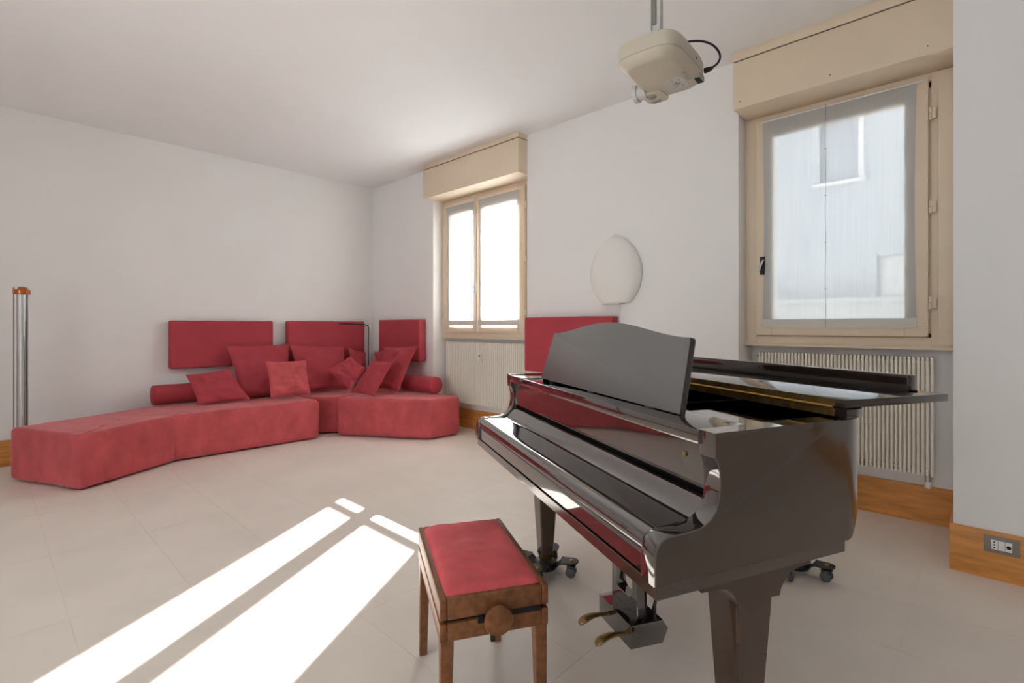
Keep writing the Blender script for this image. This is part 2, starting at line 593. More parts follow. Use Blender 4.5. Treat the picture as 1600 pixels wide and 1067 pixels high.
shutter_box(w2, -1.252, -0.1205, 2.646, 2.966, False)

# sheer curtains
def sheer(name_label, x0, x1, z0, z1, waves, seam=None):
    t = thing('sheer_curtain', name_label, 'curtain', ((x0 + x1) / 2, 3.735, z0), group='sheer curtains on the window sashes')
    cx = (x0 + x1) / 2
    bm = new()
    nx, nz = 60, 14
    g = []
    for i in range(nx + 1):
        row = []
        for k in range(nz + 1):
            u, w = i / nx, k / nz
            y = 0.0025 * math.sin(u * waves * 2 * PI + 0.6 * math.sin(w * 3)) * (0.3 + 0.7 * math.sin(w * PI)) + 0.001 * math.sin(u * 31 + w * 4)
            ins = 0.010 * math.sin(w * PI) * (1 if u < 0.5 else -1) * abs(2 * u - 1) ** 3
            row.append(bm.verts.new((x0 + (x1 - x0) * u - cx + ins, y, (z1 - z0) * w)))
        g.append(row)
    for i in range(nx):
        for k in range(nz):
            bm.faces.new((g[i][k], g[i + 1][k], g[i + 1][k + 1], g[i][k + 1]))
    obj('voile', bm, 'sheer', t, ang=60)
    bm = new(); box(bm, (x0 - cx, -0.005, 0.0), (x1 - cx, 0.004, 0.058), 0.002)
    obj('hem_bar', bm, 'hem', t)
    bm = new(); cyl(bm, (x0 - cx - 0.012, 0.0, 0.017), (x1 - cx + 0.03, 0.0, 0.017), 0.0045, n=8)
    obj('bottom_rod', bm, 'white', t)
    bm = new(); cyl(bm, (x0 - cx - 0.012, 0.0, z1 - z0 - 0.006), (x1 - cx + 0.03, 0.0, z1 - z0 - 0.006), 0.005, n=8)
    obj('top_rod', bm, 'white', t)
    if seam is not None:
        bm = new(); tube(bm, [(seam - cx + 0.002 * math.sin(k * 1.7), -0.006, (z1 - z0) * k / 12) for k in range(13)], 0.0012, 6)
        for k in range(4):
            zz = 0.25 + 0.3 * k
            box(bm, (seam - cx - 0.003, -0.009, zz - 0.003), (seam - cx + 0.003, -0.003, zz + 0.003))
        obj('pull_cord', bm, 'rubber', t)
    return t
sheer('white sheer curtain on the left sash of the sofa-end window', -4.590, -4.105, 1.190, 2.575, 5)
sheer('white sheer curtain on the right sash of the sofa-end window', -4.035, -3.440, 1.190, 2.575, 6)
sheer('wide white sheer curtain with a pull cord on the piano-side window', -1.136, -0.297, 1.172, 2.603, 9, seam=-0.755)

# ================================================================== RADIATORS
def radiator(label, x0, x1, z0, z1, n, valve_right, meter_x=None):
    t = thing('radiator', label, 'radiator', (x0, 3.83, z0), group='tubular column radiators under the windows')
    hgt = z1 - z0
    pitch = (x1 - x0) / n
    bm = new()
    r = pitch * 0.345
    for yy in (-0.03, 0.03):
        tube(bm, [(0, yy, 0.012), (0, yy, hgt - 0.012)], r, 8)
    for zz in (0.02, hgt - 0.02):
        box(bm, (-r * 0.95, -0.035, zz - 0.02), (r * 0.95, 0.035, zz + 0.02), 0.003, 1)
    src = None
    for k in range(n):
        loc = (pitch * (k + 0.5), 0, 0)
        if src is None:
            src = obj('radiator_tube', bm, 'radiator', t, loc=loc)
        else:
            link_copy(src, t, loc)
    for zz in (0.03, hgt - 0.03):
        bm = new()
        cyl(bm, (0.0, 0, zz), (x1 - x0, 0, zz), r * 1.15, n=10)
        obj('header_pipe', bm, 'radiator', t)
    for xx in (0.10, x1 - x0 - 0.10):
        for zz in (0.12, hgt - 0.12):
            bm = new(); box(bm, (xx - 0.012, 0.03, zz - 0.02), (xx + 0.012, 0.078, zz + 0.02))
            obj('wall_bracket', bm, 'radiator', t)
    if valve_right:
        bm = new()
        cyl(bm, (x1 - x0 - 0.03, -0.01, 0.0), (x1 - x0 - 0.03, -0.01, -0.035), 0.016, n=12)
        v = obj('valve', bm, 'steel', t)
        bm = new(); lathe(bm, [(0.012, -0.03), (0.018, -0.035), (0.018, -0.07), (0.010, -0.078)], (x1 - x0 - 0.03, -0.01, 0))
        obj('valve_cap', bm, 'white', v)
        bm = new(); cyl(bm, (-0.012, 0, hgt - 0.03), (0.004, 0, hgt - 0.03), 0.006, n=8)
        obj('bleed_valve', bm, 'rubber', t)
    if meter_x is not None:
        bm = new(); box(bm, (meter_x - x0 - 0.018, -0.066, hgt - 0.215), (meter_x - x0 + 0.018, -0.036, hgt - 0.125), 0.004)
        mm = obj('heat_meter', bm, 'white', t)
        bm = new(); box(bm, (meter_x - x0 - 0.010, -0.0675, hgt - 0.155), (meter_x - x0 + 0.010, -0.065, hgt - 0.138), 0.001, 1)
        obj('meter_display', bm, 'black', mm)
    return t
radiator('tubular column radiator with a heat meter beside the right end of the sofa', -4.67, -3.28, 0.30, 1.003, 48, True, -4.055)
radiator('tubular column radiator under the window behind the piano', -1.185, -0.222, 0.305, 1.0, 46, True)

# ================================================================== PIANO
# local frame: u along the keyboard from treble (near) to bass, v from the keys to the tail
P_O = (-0.490, 0.952, 0)
piano = thing('grand_piano', 'glossy dark brown baby grand piano with music desk up and front lid flap folded back', 'piano',
              P_O, math.atan2(-0.471, 0.882))
def L(u, v, z):
    return Vector((-u, v, z))
K = 0.08
CH = [(-0.008, .646), (-0.008, .700), (-0.0045, .718), (0.003, .732), (0.014, .741), (0.030, .7455), (0.075, .747), (0.105, .749),
      (0.125, .754), (0.143, .765), (0.156, .781), (0.164, .803), (0.167, .830), (0.1665, .857), (0.163, .874), (0.158, .886), (0.152, .8935),
      (0.152, .948), (0.56, .948), (0.56, .646)]
def cheek_near(p, t):
    return L(K * p[0] + t, p[0], p[1])
def cheek_far(p, t):
    return L(1.47 - t, p[0], p[1])
def cheek(fn):
    bm = new(); prism(bm, CH, fn, 0, 0.052)
    bmesh.ops.recalc_face_normals(bm, faces=bm.faces[:])
    es = [e for e in bm.edges if max(v.co.y for v in e.verts) < .555 and (max(v.co.z for v in e.verts) - min(v.co.z for v in e.verts) > 1e-4 or abs(e.verts[0].co.y - e.verts[1].co.y) > 1e-4)]
    bmesh.ops.bevel(bm, geom=es, offset=.0038, segments=2, profile=.5, affect='EDGES')
    return bm
bm = cheek(cheek_near)
regloss(obj('cheek', bm, 'lac_side', piano, ang=30), 'lac', lambda n: n.y < -.15 or n.z > .3)
bm = cheek(cheek_far)
regloss(obj('cheek', bm, 'lac_side', piano, ang=30), 'lac', lambda n: n.y < -.15 or n.z > .3)

# rim swept round the tail
RIM = [(.0448, .56, .646), (.048, .600, .646), (.0535, .622, .672), (.063, .643, .705), (.080, .664, .722), (.105, .686, .73), (.16, .73, .73), (.25, .80, .73),
       (.36, .885, .73), (.48, .985, .73), (.60, 1.10, .73), (.70, 1.22, .73), (.79, 1.34, .73), (.89, 1.44, .73), (1.01, 1.505, .73),
       (1.14, 1.525, .73), (1.27, 1.505, .73), (1.38, 1.44, .73), (1.45, 1.33, .73), (1.47, 1.18, .73), (1.47, .90, .73), (1.47, .66, .73), (1.47, .61, .66), (1.47, .56, .646)]
def refine(pts, k=3):
    out = []
    n = len(pts)
    for i in range(n - 1):
        p0, p1, p2, p3 = pts[max(i - 1, 0)], pts[i], pts[i + 1], pts[min(i + 2, n - 1)]
        for s_ in range(k):
            t = s_ / k
            out.append(tuple(0.5 * ((2 * b) + (-a + c) * t + (2 * a - 5 * b + 4 * c - d) * t * t + (-a + 3 * b - 3 * c + d) * t ** 3)
                             for a, b, c, d in zip(p0, p1, p2, p3)))
    out.append(pts[-1])
    return out
RIM = [(a, b if b < .8 else .8 + (b - .8) * 1.13, c) for a, b, c in RIM]
RIMF = refine(RIM, 4)
def offset2d(pts, d):
    out = []
    n = len(pts)
    for i in range(n):
        a, b = pts[max(i - 1, 0)], pts[min(i + 1, n - 1)]
        tx, ty = b[0] - a[0], b[1] - a[1]
        l = math.hypot(tx, ty) or 1
        out.append((pts[i][0] + ty / l * d, pts[i][1] - tx / l * d))
    return out
inner = offset2d(RIMF, 0.05)
outer = [(p[0], p[1]) for p in RIMF]
# make sure "inner" really lies inside
if inner[0][0] < outer[0][0]:
    inner = offset2d(RIMF, -0.05)
    SGN = -1
else:
    SGN = 1
bm = new()
rings = []
for (o_, i_, r_) in zip(outer, inner, RIMF):
    zb = r_[2]
    rings.append([bm.verts.new(L(o_[0], o_[1], zb)), bm.verts.new(L(o_[0], o_[1], .9455)), bm.verts.new(L(o_[0] + (i_[0] - o_[0]) * .05, o_[1] + (i_[1] - o_[1]) * .05, .948)),
                  bm.verts.new(L(i_[0], i_[1], .948)), bm.verts.new(L(i_[0], i_[1], zb))])
for A, B in zip(rings, rings[1:]):
    for t in range(5):
        bm.faces.new((A[t], A[(t + 1) % 5], B[(t + 1) % 5], B[t]))
bm.faces.new(rings[0]); bm.faces.new(rings[-1][::-1])
obj('rim', bm, 'lac_side', piano, ang=25)

# keybed, bottom boards
bm = new()
KB = [(0.007, 0.002), (1.463, 0.002), (1.463, 0.588), (0.054, 0.588)]
prism(bm, KB, lambda p, t: L(p[0], p[1], t), .612, .6428, 0.0015, 1)
obj('keybed', bm, 'lac_side', piano)
bm = new()
pl = [(a, b) for a, b in inner[6:-6]] 
prism(bm, pl, lambda p, t: L(p[0], p[1], t), .76, .775)
obj('soundboard', bm, 'felt', piano)
bm = new(); box(bm, L(1.42, .30, .80), L(0.085, .56, .80 + .055))
obj('pin_block', bm, 'felt', piano)
bm = new()
for uu, ve in ((.35, .80), (.75, 1.10), (1.12, 1.25)):
    bm = new(); box(bm, L(uu + .015, .40, .85), L(uu - .015, ve, .885))
    obj('plate_strut', bm, 'satin', piano)

# keyslip and fallboard (closed over the keys)
bm = new()
prism(bm, [(0.006, .648), (0.001, .652), (0.001, .690), (0.006, .696), (0.03, .696), (0.03, .648)], lambda p, t: L(t, p[0], p[1]), .050, 1.420)
obj('keyslip', bm, 'lac', piano)
FB = [(0.002, .6985), (-0.002, .705), (-0.002, .716), (0.002, .729), (0.011, .738), (0.024, .7425), (0.040, .744), (0.116, .7445), (0.128, .748), (0.140, .756),
      (0.152, .768), (0.163, .781), (0.172, .7895), (0.180, .7925), (0.186, .7925), (0.186, .7785), (0.165, .765), (0.135, .735), (0.10, .730), (0.02, .726), (0.012, .6985)]
bm = new(); prism(bm, FB, lambda p, t: L(t, p[0], p[1]), .0535, 1.4165)
obj('fallboard', bm, 'lac', piano, ang=28)
bm = new(); box(bm, L(1.42, .185, .77), L(.05, .20, .81))
obj('felt_strip', bm, 'felt', piano)
bm = new(); box(bm, L(1.4165, .176, .806), L(.058, .192, .917), 0.001, 1)
nb = obj('nameboard', bm, 'lac', piano)
bm = new(); cyl(bm, L(.142, .177, .872), L(.142, .172, .872), .006, n=14)
obj('lock', bm, 'brass_old', nb)

# shelf of the music desk and its side boards
bm = new(); box(bm, L(1.232, .146, .915), L(.0585, .300, .9465), 0.0015, 2)
obj('desk_shelf', bm, 'lac', piano)
bm = new(); box(bm, L(1.419, .146, .915), L(1.2345, .300, .9475), 0.0015, 2)
obj('desk_shelf_end', bm, 'lac', piano)
bm = new()
prism(bm, [(.060, .295), (.088, .372), (.285, .372), (.285, .302), (1.415, .302), (1.415, .296)], lambda p, t: L(p[0], p[1], t), .929, .946)
obj('side_board', bm, 'lac', piano)
bm = new()
prism(bm, [(.092, .374), (.096, .435), (.30, .435), (.30, .374)], lambda p, t: L(p[0], p[1], t), .918, .936)
obj('slide_rail', bm, 'lac', piano)
bm = new()
prism(bm, [(1.25, .302), (1.25, .435), (1.412, .435), (1.412, .302)], lambda p, t: L(p[0], p[1], t), .925, .942)
obj('slide_rail', bm, 'lac', piano)

# music desk, leaning back
UB0, UB1, UT0, UT1 = .225, 1.200, .252, 1.172
def arch(n=28):
    pts = [(UB0, 0.0)]
    pts += [(UT0 - .004, .200)]
    for k in range(n + 1):
        s_ = k / n
        e = min(s_, 1 - s_) * 2
        zz = .2085 + .0455 * (math.sin(min(1, e * 1.02) * PI / 2) ** 1.8)
        pts.append((UT0 + (UT1 - UT0) * s_, zz))
    pts += [(UT1 + .004, .200), (UB1, 0.0)]
    return pts
LEAN = math.radians(15)
def desk_map(p, t):
    return L(p[0], .222 + p[1] * math.sin(LEAN) + t * math.cos(LEAN), .9495 + p[1] * math.cos(LEAN) - t * math.sin(LEAN))
bm = new(); prism(bm, arch(), desk_map, 0, .020, 0.003, 2)
md = obj('music_desk', bm, 'desk', piano, ang=30)
regloss(md, 'lac_lid', lambda n: n.y > -.75)
for uu in (.36, .72, 1.07):
    bm = new(); box(bm, L(uu + .022, .217, .9468), L(uu - .022, .224, .9505), 0.001, 1)
    obj('hinge', bm, 'satin', md)
bm = new()
prism(bm, [(.262, .96), (.31, .96), (.262, 1.09)], lambda p, t: L(t, p[0] + .012, p[1]), .70, .715)
obj('desk_prop', bm, 'satin', md)

# lid: main lid and folded front flap
bm = new()
lo = offset2d(RIMF, -0.012 * SGN)
pts = [(.036, .572)] + [p for p in lo if p[1] > .60] + [(1.484, .572)]
prism(bm, pts, lambda p, t: L(p[0], p[1], t), .9505, .9735, 0.003, 2)
obj('lid', bm, 'lac_lid', piano, ang=25)
bm = new(); box(bm, L(1.476, .574, .9755), L(.042, .957, .9965), 0.002, 2)
fl = obj('lid_flap', bm, 'lac_lid', piano)
regloss(fl, 'lac', lambda n: n.z > .9)
bm = new(); box(bm, L(1.375, .905, .9965), L(.112, .936, 1.0415), 0.002, 2)
obj('flap_rail', bm, 'lac_lid', fl)
bm = new(); cyl(bm, L(.098, .920, .9985), L(.112, .920, .9985), .002, n=8)
obj('flap_pin', bm, 'black', fl)
bm = new()
box(bm, L(1.43, .5685, .953), L(.070, .5725, .9715))
box(bm, L(1.43, .5705, .979), L(.070, .5745, .9965))
hg = obj('lid_hinge', bm, 'brass_old', piano)
bm = new(); cyl(bm, L(1.43, .5665, .9752), L(.070, .5665, .9752), .0042, n=10)
obj('hinge_knuckle', bm, 'brass', hg)
bm = new()
for k in range(26):
    for zz in (.9615, .9885):
        cyl(bm, L(.09 + k * .053, .5715, zz), L(.09 + k * .053, .5675 + (.002 if zz > .975 else 0), zz), .0028, n=6)
sc = obj('hinge_screws', bm, 'brass_old', hg)
sc['kind'] = 'stuff'

# legs with brackets
def make_leg(u0, v0, ztop, zbot=.064):
    """leg centre at (u0, v0)"""
    bm = new()
    rings = []
    for z, hw in ((zbot + .03, .030), (ztop - .05, .051), (ztop, .053)):
        c = .005
        rings.append([L(u0 + a * hw + da, v0 + b * hw + db, z) for a, b, da, db in
                      ((-1, -1, c, 0), (1, -1, -c, 0), (1, -1, 0, c), (1, 1, 0, -c), (1, 1, -c, 0), (-1, 1, c, 0), (-1, 1, 0, -c), (-1, -1, 0, c))])
    quad_loft(bm, rings)
    lg = obj('leg', bm, 'lac_leg', piano, ang=30)
    bm = new()
    quad_loft(bm, [[L(u0 + a * hw, v0 + b * hw, z) for a, b in ((-1, -1), (1, -1), (1, 1), (-1, 1))] for z, hw in ((zbot, .022), (zbot + .031, .031))])
    obj('ferrule', bm, 'brass_old', lg)
    return lg
def bracket(u_a, u_b):
    prof = [(.150, .611), (.150, .583), (.205, .583), (.226, .5765), (.240, .564), (.248, .548), (.250, .540), (.375, .540), (.379, .556), (.390, .574),
            (.410, .590), (.440, .599), (.470, .602), (.470, .611)]
    bm = new(); prism(bm, prof, lambda p, t: L(t, p[0], p[1]), u_a, u_b, 0.0015, 1)
    return obj('leg_bracket', bm, 'lac_leg', piano, ang=30)
bracket(.050, .172)
make_leg(.111, .309, .545)
bracket(1.298, 1.42)
make_leg(1.359, .309, .545)
bm = new(); box(bm, L(1.06, 1.38, .70), L(.90, 1.54, .762), 0.004)
obj('leg_bracket', bm, 'lac_side', piano)
make_leg(.98, 1.459, .702)
bm = new(); box(bm, L(1.42, .60, .735), L(.25, .68, .762)); box(bm, L(1.02, .66, .735), L(.94, 1.50, .762))
obj('case_beam', bm, 'satin', piano)

# pedal lyre
ly = bpy.data.objects.new('pedal_lyre', None); COL.objects.link(ly); ly.parent = piano
BX = [(.300, .100), (.300, .178), (.425, .178), (.447, .145), (.425, .098)]
bm = new(); prism(bm, BX, lambda p, t: L(t, p[0], p[1]), .584, .806, 0.003, 2)
obj('pedal_box', bm, 'lac', ly, ang=25)
bm = new()
# outline drawn in (u, z); two posts joined by a U at the foot
UL = [(.628, .178), (.802, .178), (.798, .612), (.765, .612), (.768, .245), (.762, .228), (.750, .219), (.680, .219), (.668, .228), (.662, .245), (.665, .612), (.632, .612)]
prism(bm, UL, lambda p, t: L(p[0], t, p[1]), .352, .392, 0.002, 1)
obj('lyre_frame', bm, 'lac', ly, ang=25)
for uu in (.600, .715):
    bm = new(); cyl(bm, L(uu, .405, .175), L(uu, .405, .612), .004, n=8)
    obj('pedal_rod', bm, 'satin', ly)
for uu in (.735, .612):
    bm = new()
    path = [(.315, .140, .010, .006), (.285, .141, .010, .006), (.262, .144, .011, .006), (.240, .145, .014, .007), (.220, .142, .018, .0075), (.205, .137, .020, .008), (.192, .131, .018, .008), (.184, .127, .011, .006)]
    rr = []
    for v_, z_, hw, hh in path:
        rr.append([L(uu + hw * math.cos(2 * PI * t / 14), v_, z_ + hh * math.sin(2 * PI * t / 14)) for t in range(14)])
    quad_loft(bm, rr)
    obj('pedal', bm, 'brass_old', ly, ang=50)
for uu in (.64, .755):
    bm = new(); cyl(bm, L(uu, .42, .17), L(uu, .575, .612), .006, n=8)
    obj('brace', bm, 'lac', ly)

# ---- castor dollies under the piano legs
def make_dolly(label, u0, v0, turn=52):
    c = Vector(P_O) + Matrix.Rotation(math.atan2(-0.471, 0.882), 3, 'Z') @ L(u0, v0, 0)
    # local x axis points along (-u), y along v; arms stand on the diagonals
    d = thing('piano_dolly', label, 'dolly', c, math.atan2(-0.471, 0.882) + math.radians(turn), 'castor dollies under the piano legs')
    bm = new(); lathe(bm, [(.030, .020), (.050, .022), (.054, .026), (.054, .052), (.050, .058), (.036, .063)], n=24)
    obj('hub', bm, 'darkmetal', d)
    arm_src = None
    for k in range(4):
        a = 2 * PI * k / 4
        if arm_src is not None:
            c_ = copy_tree(arm_src, d)
            c_.rotation_euler = (0, 0, a)
            continue
        bm = new()
        # link rises from the hub to the rounded paddle that carries the castor
        quad_loft(bm, [[(x, -w, z), (x, w, z), (x, w, z + .007), (x, -w, z + .007)] for x, z, w in ((.034, .026, .040), (.060, .040, .040), (.078, .062, .036))])
        pad = [(.074, -.035), (.130, -.036), (.146, -.031), (.158, -.019), (.162, 0), (.158, .019), (.146, .031), (.130, .036), (.074, .035)]
        prism(bm, pad, lambda p, t: Vector((p[0], p[1], t + (p[0] - .074) * .06)), .063, .071, 0.0015, 1)
        box(bm, (.076, -.0355, .060), (.082, .0355, .0735), .001, 1)
        arm = obj('arm', bm, 'darkmetal', d, rot=(0, 0, a))
        bm = new(); lathe(bm, [(.0095, .0745), (.0095, .0775), (.006, .080), (.001, .081)], (.128, 0, 0), n=14)
        obj('brass_screw', bm, 'brass', arm)
        bm = new()
        cyl(bm, (.128, 0, .046), (.128, 0, .068), .012, n=12)
        box(bm, (.108, -.023, .044), (.148, .023, .056), .003)
        box(bm, (.113, -.005, .018), (.140, .005, .046))
        obj('castor_fork', bm, 'darkmetal', arm)
        for s_ in (-1, 1):
            bm = new()
            lathe(bm, [(.005, s_ * .004), (.012, s_ * .008), (.0225, s_ * .009), (.0240, s_ * .013), (.0240, s_ * .019), (.0225, s_ * .022), (.012, s_ * .023), (.005, s_ * .028)], (.126, 0, .024), 'Y', 20)
            obj('castor_wheel', bm, 'rubber', arm)
        arm_src = arm
    return d
A0 = math.atan2(-0.471, 0.882)
make_dolly('black three-armed castor dolly under the far bass-side piano leg', 1.359, .309)
make_dolly('black three-armed castor dolly under the near treble-side piano leg', .111, .309)
make_dolly('black three-armed castor dolly under the rear tail leg of the piano', .98, 1.459, 25)

# ================================================================== STOOL
st = thing('piano_stool', 'walnut adjustable piano stool with crimson velvet seat and round side knob', 'stool', (-1.200, 1.096, 0), math.atan2(-.496, .868))
hx, hy_ = .257, .154
def tray(bm, x, y, z0, z1, t, r=.002):
    box(bm, (-x, -y, z0), (x, -y + t, z1), r); box(bm, (-x, y - t, z0), (x, y, z1), r)
    box(bm, (-x, -y + t, z0), (-x + t, y - t, z1), r); box(bm, (x - t, -y + t, z0), (x, y - t, z1), r)
bm = new(); tray(bm, hx, hy_, .396, .452, .02, .004)
obj('seat_frame', bm, 'walnut', st)
bm = new(); tray(bm, hx, hy_, .339, .387, .02, .004)
obj('apron', bm, 'walnut', st)
bm = new(); box(bm, (-hx + .012, -hy_ + .012, .372), (hx - .012, hy_ - .012, .402))
obj('lift_mechanism', bm, 'black', st)
# cushion with soft dents
bm = new()
n1, n2 = 36, 22
cx_, cy_ = hx - .014, hy_ - .012
G = []
for i in range(n1 + 1):
    row = []
    for j in range(n2 + 1):
        a, b = 2 * i / n1 - 1, 2 * j / n2 - 1
        e = (1 - abs(a) ** 8) * (1 - abs(b) ** 6)
        z = .444 + .030 * max(0, e) ** .55 + .006 * e * (1 - a * a)
        nz = noise.noise(Vector((a * 3.2, b * 2.1, 1.7)))
        z += e * (.005 * nz + .003 * math.sin(a * 6 + nz * 2))
        row.append(bm.verts.new((a * cx_, b * cy_, z)))
    G.append(row)
for i in range(n1):
    for j in range(n2):
        bm.faces.new((G[i][j], G[i + 1][j], G[i + 1][j + 1], G[i][j + 1]))
bnd = [G[i][0] for i in range(n1 + 1)] + [G[n1][j] for j in range(1, n2 + 1)] + [G[i][n2] for i in range(n1 - 1, -1, -1)] + [G[0][j] for j in range(n2 - 1, 0, -1)]
low = [bm.verts.new((v.co.x, v.co.y, .43)) for v in bnd]
for k in range(len(bnd)):
    q = (k + 1) % len(bnd)
    bm.faces.new((bnd[k], bnd[q], low[q], low[k]))
bm.faces.new(low)
obj('seat_cushion', bm, 'velvet', st, ang=70)
for sx in (-1, 1):
    for sy in (-1, 1):
        bm = new()
        rings = []
        for z, w in ((0.0, .026), (.335, .036), (.372, .036)):
            x1, y1 = sx * (hx - .003), sy * (hy_ - .003)
            x0, y0 = x1 - sx * w, y1 - sy * w
            rings.append([(x0, y0, z), (x1, y0, z), (x1, y1, z), (x0, y1, z)])
        quad_loft(bm, rings)
        bmesh.ops.bevel(bm, geom=[e for e in bm.edges], offset=.0025, segments=1, affect='EDGES')
        obj('leg', bm, 'walnut', st)
for sx in (-1, 1):
    bm = new()
    lathe(bm, [(.008, sx * hx), (.008, sx * (hx + .018)), (.030, sx * (hx + .019)), (.038, sx * (hx + .023)), (.040, sx * (hx + .030)), (.037, sx * (hx + .037)), (.024, sx * (hx + .041)), (.004, sx * (hx + .042))], (0, 0, .392), 'X', 28)
    obj('knob', bm, 'walnut', st, ang=40)
bm = new()
box(bm, (hx - .004, -.052, .380), (hx + .010, -.030, .396), .001, 1)
box(bm, (hx - .002, .02, .384), (hx + .002, .13, .398))
obj('latch', bm, 'black', st)
bm = new(); cyl(bm, (hx - .035, 0, .30), (hx - .035, 0, .375), .007, n=10); cyl(bm, (hx - .06, 0, .33), (-hx + .06, 0, .33), .006, n=8)
obj('screw_spindle', bm, 'black', st)

# ================================================================== SOFA
def module_mesh(poly, z0, z1, r=.05):
    bm = new()
    prism(bm, poly, lambda p, t: Vector((p[0], p[1], t)), z0, z1)
    bmesh.ops.recalc_face_normals(bm, faces=bm.faces[:])
    vert = [e for e in bm.edges if abs(e.verts[0].co.z - e.verts[1].co.z) > .1]
    bmesh.ops.bevel(bm, geom=vert, offset=r * .64, segments=3, profile=.5, affect='EDGES')
    hor = [e for e in bm.edges if abs(e.verts[0].co.z - e.verts[1].co.z) < 1e-5 and len(e.link_faces) == 2 and e.calc_face_angle(0) > 1.0]
    bmesh.ops.bevel(bm, geom=hor, offset=r * .62, segments=3, profile=.5, affect='EDGES')
    return bm
SZ = .408
sofa1 = thing('sofa_module', 'long red suede sofa chaise running from the tube lamp along the left wall', 'sofa', (-5.4, 1.3, 0), group='modular red suede sofa')
def rel(poly, o):
    return [(x - o[0], y - o[1]) for x, y in poly]
def soften(bm, seed, amp=.006, top_z=None):
    # subdivide and push the cover in and out a little, as a loose suede cover lies
    bmesh.ops.triangulate(bm, faces=[f for f in bm.faces if len(f.verts) > 4])
    for _ in range(5):
        le = [e for e in bm.edges if e.calc_length() > .085]
        if not le:
            break
        bmesh.ops.subdivide_edges(bm, edges=le, cuts=1, use_grid_fill=True)
        bmesh.ops.triangulate(bm, faces=[f for f in bm.faces if len(f.verts) > 4])
    bm.normal_update()
    for v in bm.verts:
        d = noise.noise(v.co * 3.1 + Vector((seed, 0, 0))) * .7 + noise.noise(v.co * 8.0 + Vector((0, seed, 0))) * .3
        v.co += v.normal * d * amp
O1 = (-5.4, 1.3)
p1 = [(-5.425, .146), (-4.672, .482), (-5.108, 1.170), (-5.935, 1.225)]
p2 = [(-5.940, 1.140), (-5.112, 1.095), (-5.085, 2.440), (-5.960, 2.470)]
bm = module_mesh(rel(p1, O1), .014, SZ, .055); soften(bm, 1.3)
obj('chaise_section', bm, 'suede', sofa1, ang=80)
bm = module_mesh(rel(p2, O1), .014, SZ, .055); soften(bm, 4.1)
obj('seat_section', bm, 'suede', sofa1, ang=80)
bm = new()
for x, y in ((-5.25, .30), (-4.85, .52), (-5.3, 1.1), (-5.8, 1.1), (-5.25, 2.3), (-5.8, 2.3)):
    cyl(bm, (x - O1[0], y - O1[1], 0), (x - O1[0], y - O1[1], .05), .025, n=10)
obj('foot', bm, 'black', sofa1)
O2 = (-5.55, 3.0)
sofa2 = thing('sofa_module', 'narrow red suede corner seat wedged between the two longer sofa sections', 'sofa', (*O2, 0), group='modular red suede sofa')
p3 = [(-5.965, 2.480), (-5.40, 2.462), (-5.215, 2.690), (-5.26, 3.585), (-5.965, 3.585)]
bm = module_mesh(rel(p3, O2), .014, SZ - .004, .03); soften(bm, 7.7, .003)
obj('seat', bm, 'suede', sofa2, ang=80)
bm = new()
for x, y in ((-5.48, 2.66), (-5.85, 2.6), (-5.35, 3.45), (-5.85, 3.45)):
    cyl(bm, (x - O2[0], y - O2[1], 0), (x - O2[0], y - O2[1], .05), .025, n=10)
obj('foot', bm, 'black', sofa2)
O3 = (-4.7, 3.25)
sofa3 = thing('sofa_module', 'red suede sofa section in front of the first window radiator', 'sofa', (*O3, 0), group='modular red suede sofa')
p4 = [(-5.085, 2.625), (-4.185, 3.185), (-4.165, 3.590), (-5.245, 3.590)]
bm = module_mesh(rel(p4, O3), .014, .418, .055); soften(bm, 9.2)
obj('seat', bm, 'suede', sofa3, ang=80)
bm = new()
for x, y in ((-5.0, 2.8), (-4.3, 3.25), (-4.3, 3.5), (-5.1, 3.5)):
    cyl(bm, (x - O3[0], y - O3[1], 0), (x - O3[0], y - O3[1], .05), .025, n=10)
obj('foot', bm, 'black', sofa3)

# wall-hung backrest panels
def back_panel(label, lo, hi):
    c = ((lo[0] + hi[0]) / 2, (lo[1] + hi[1]) / 2, lo[2])
    t = thing('backrest_panel', label, 'backrest', c, group='red suede backrest panels hung on the walls')
    bm = new()
    box(bm, (lo[0] - c[0], lo[1] - c[1], 0), (hi[0] - c[0], hi[1] - c[1], hi[2] - lo[2]), .016, 4)
    soften(bm, lo[0] + lo[1], .003)
    obj('cushion_panel', bm, 'suede2', t, ang=60)
    wall_left = abs(hi[0] - lo[0]) < .3
    for k in (.25, .75):
        bm = new()
        if wall_left:
            yy = (hi[1] - lo[1]) * (k - .5)
            box(bm, (XA - c[0], yy - .03, .2), (lo[0] - c[0] + .01, yy + .03, .3))
        else:
            xx = (hi[0] - lo[0]) * (k - .5)
            box(bm, (xx - .03, hi[1] - c[1] - .01, .2), (xx + .03, YB - c[1], .3))
        obj('wall_bracket', bm, 'satin', t)
    return t
back_panel('red wall-hung backrest panel furthest left above the bolster', (-5.995, 1.296, .752), (-5.90, 2.288, 1.240))
back_panel('red wall-hung backrest panel on the left wall next to the room corner', (-5.995, 2.455, .752), (-5.90, 3.445, 1.245))
back_panel('red wall-hung backrest panel between the corner and the first window', (-5.70, 3.52, .765), (-4.822, 3.612, 1.265))
back_panel('red wall-hung backrest panel behind the piano music desk', (-3.172, 3.52, .760), (-2.208, 3.612, 1.265))

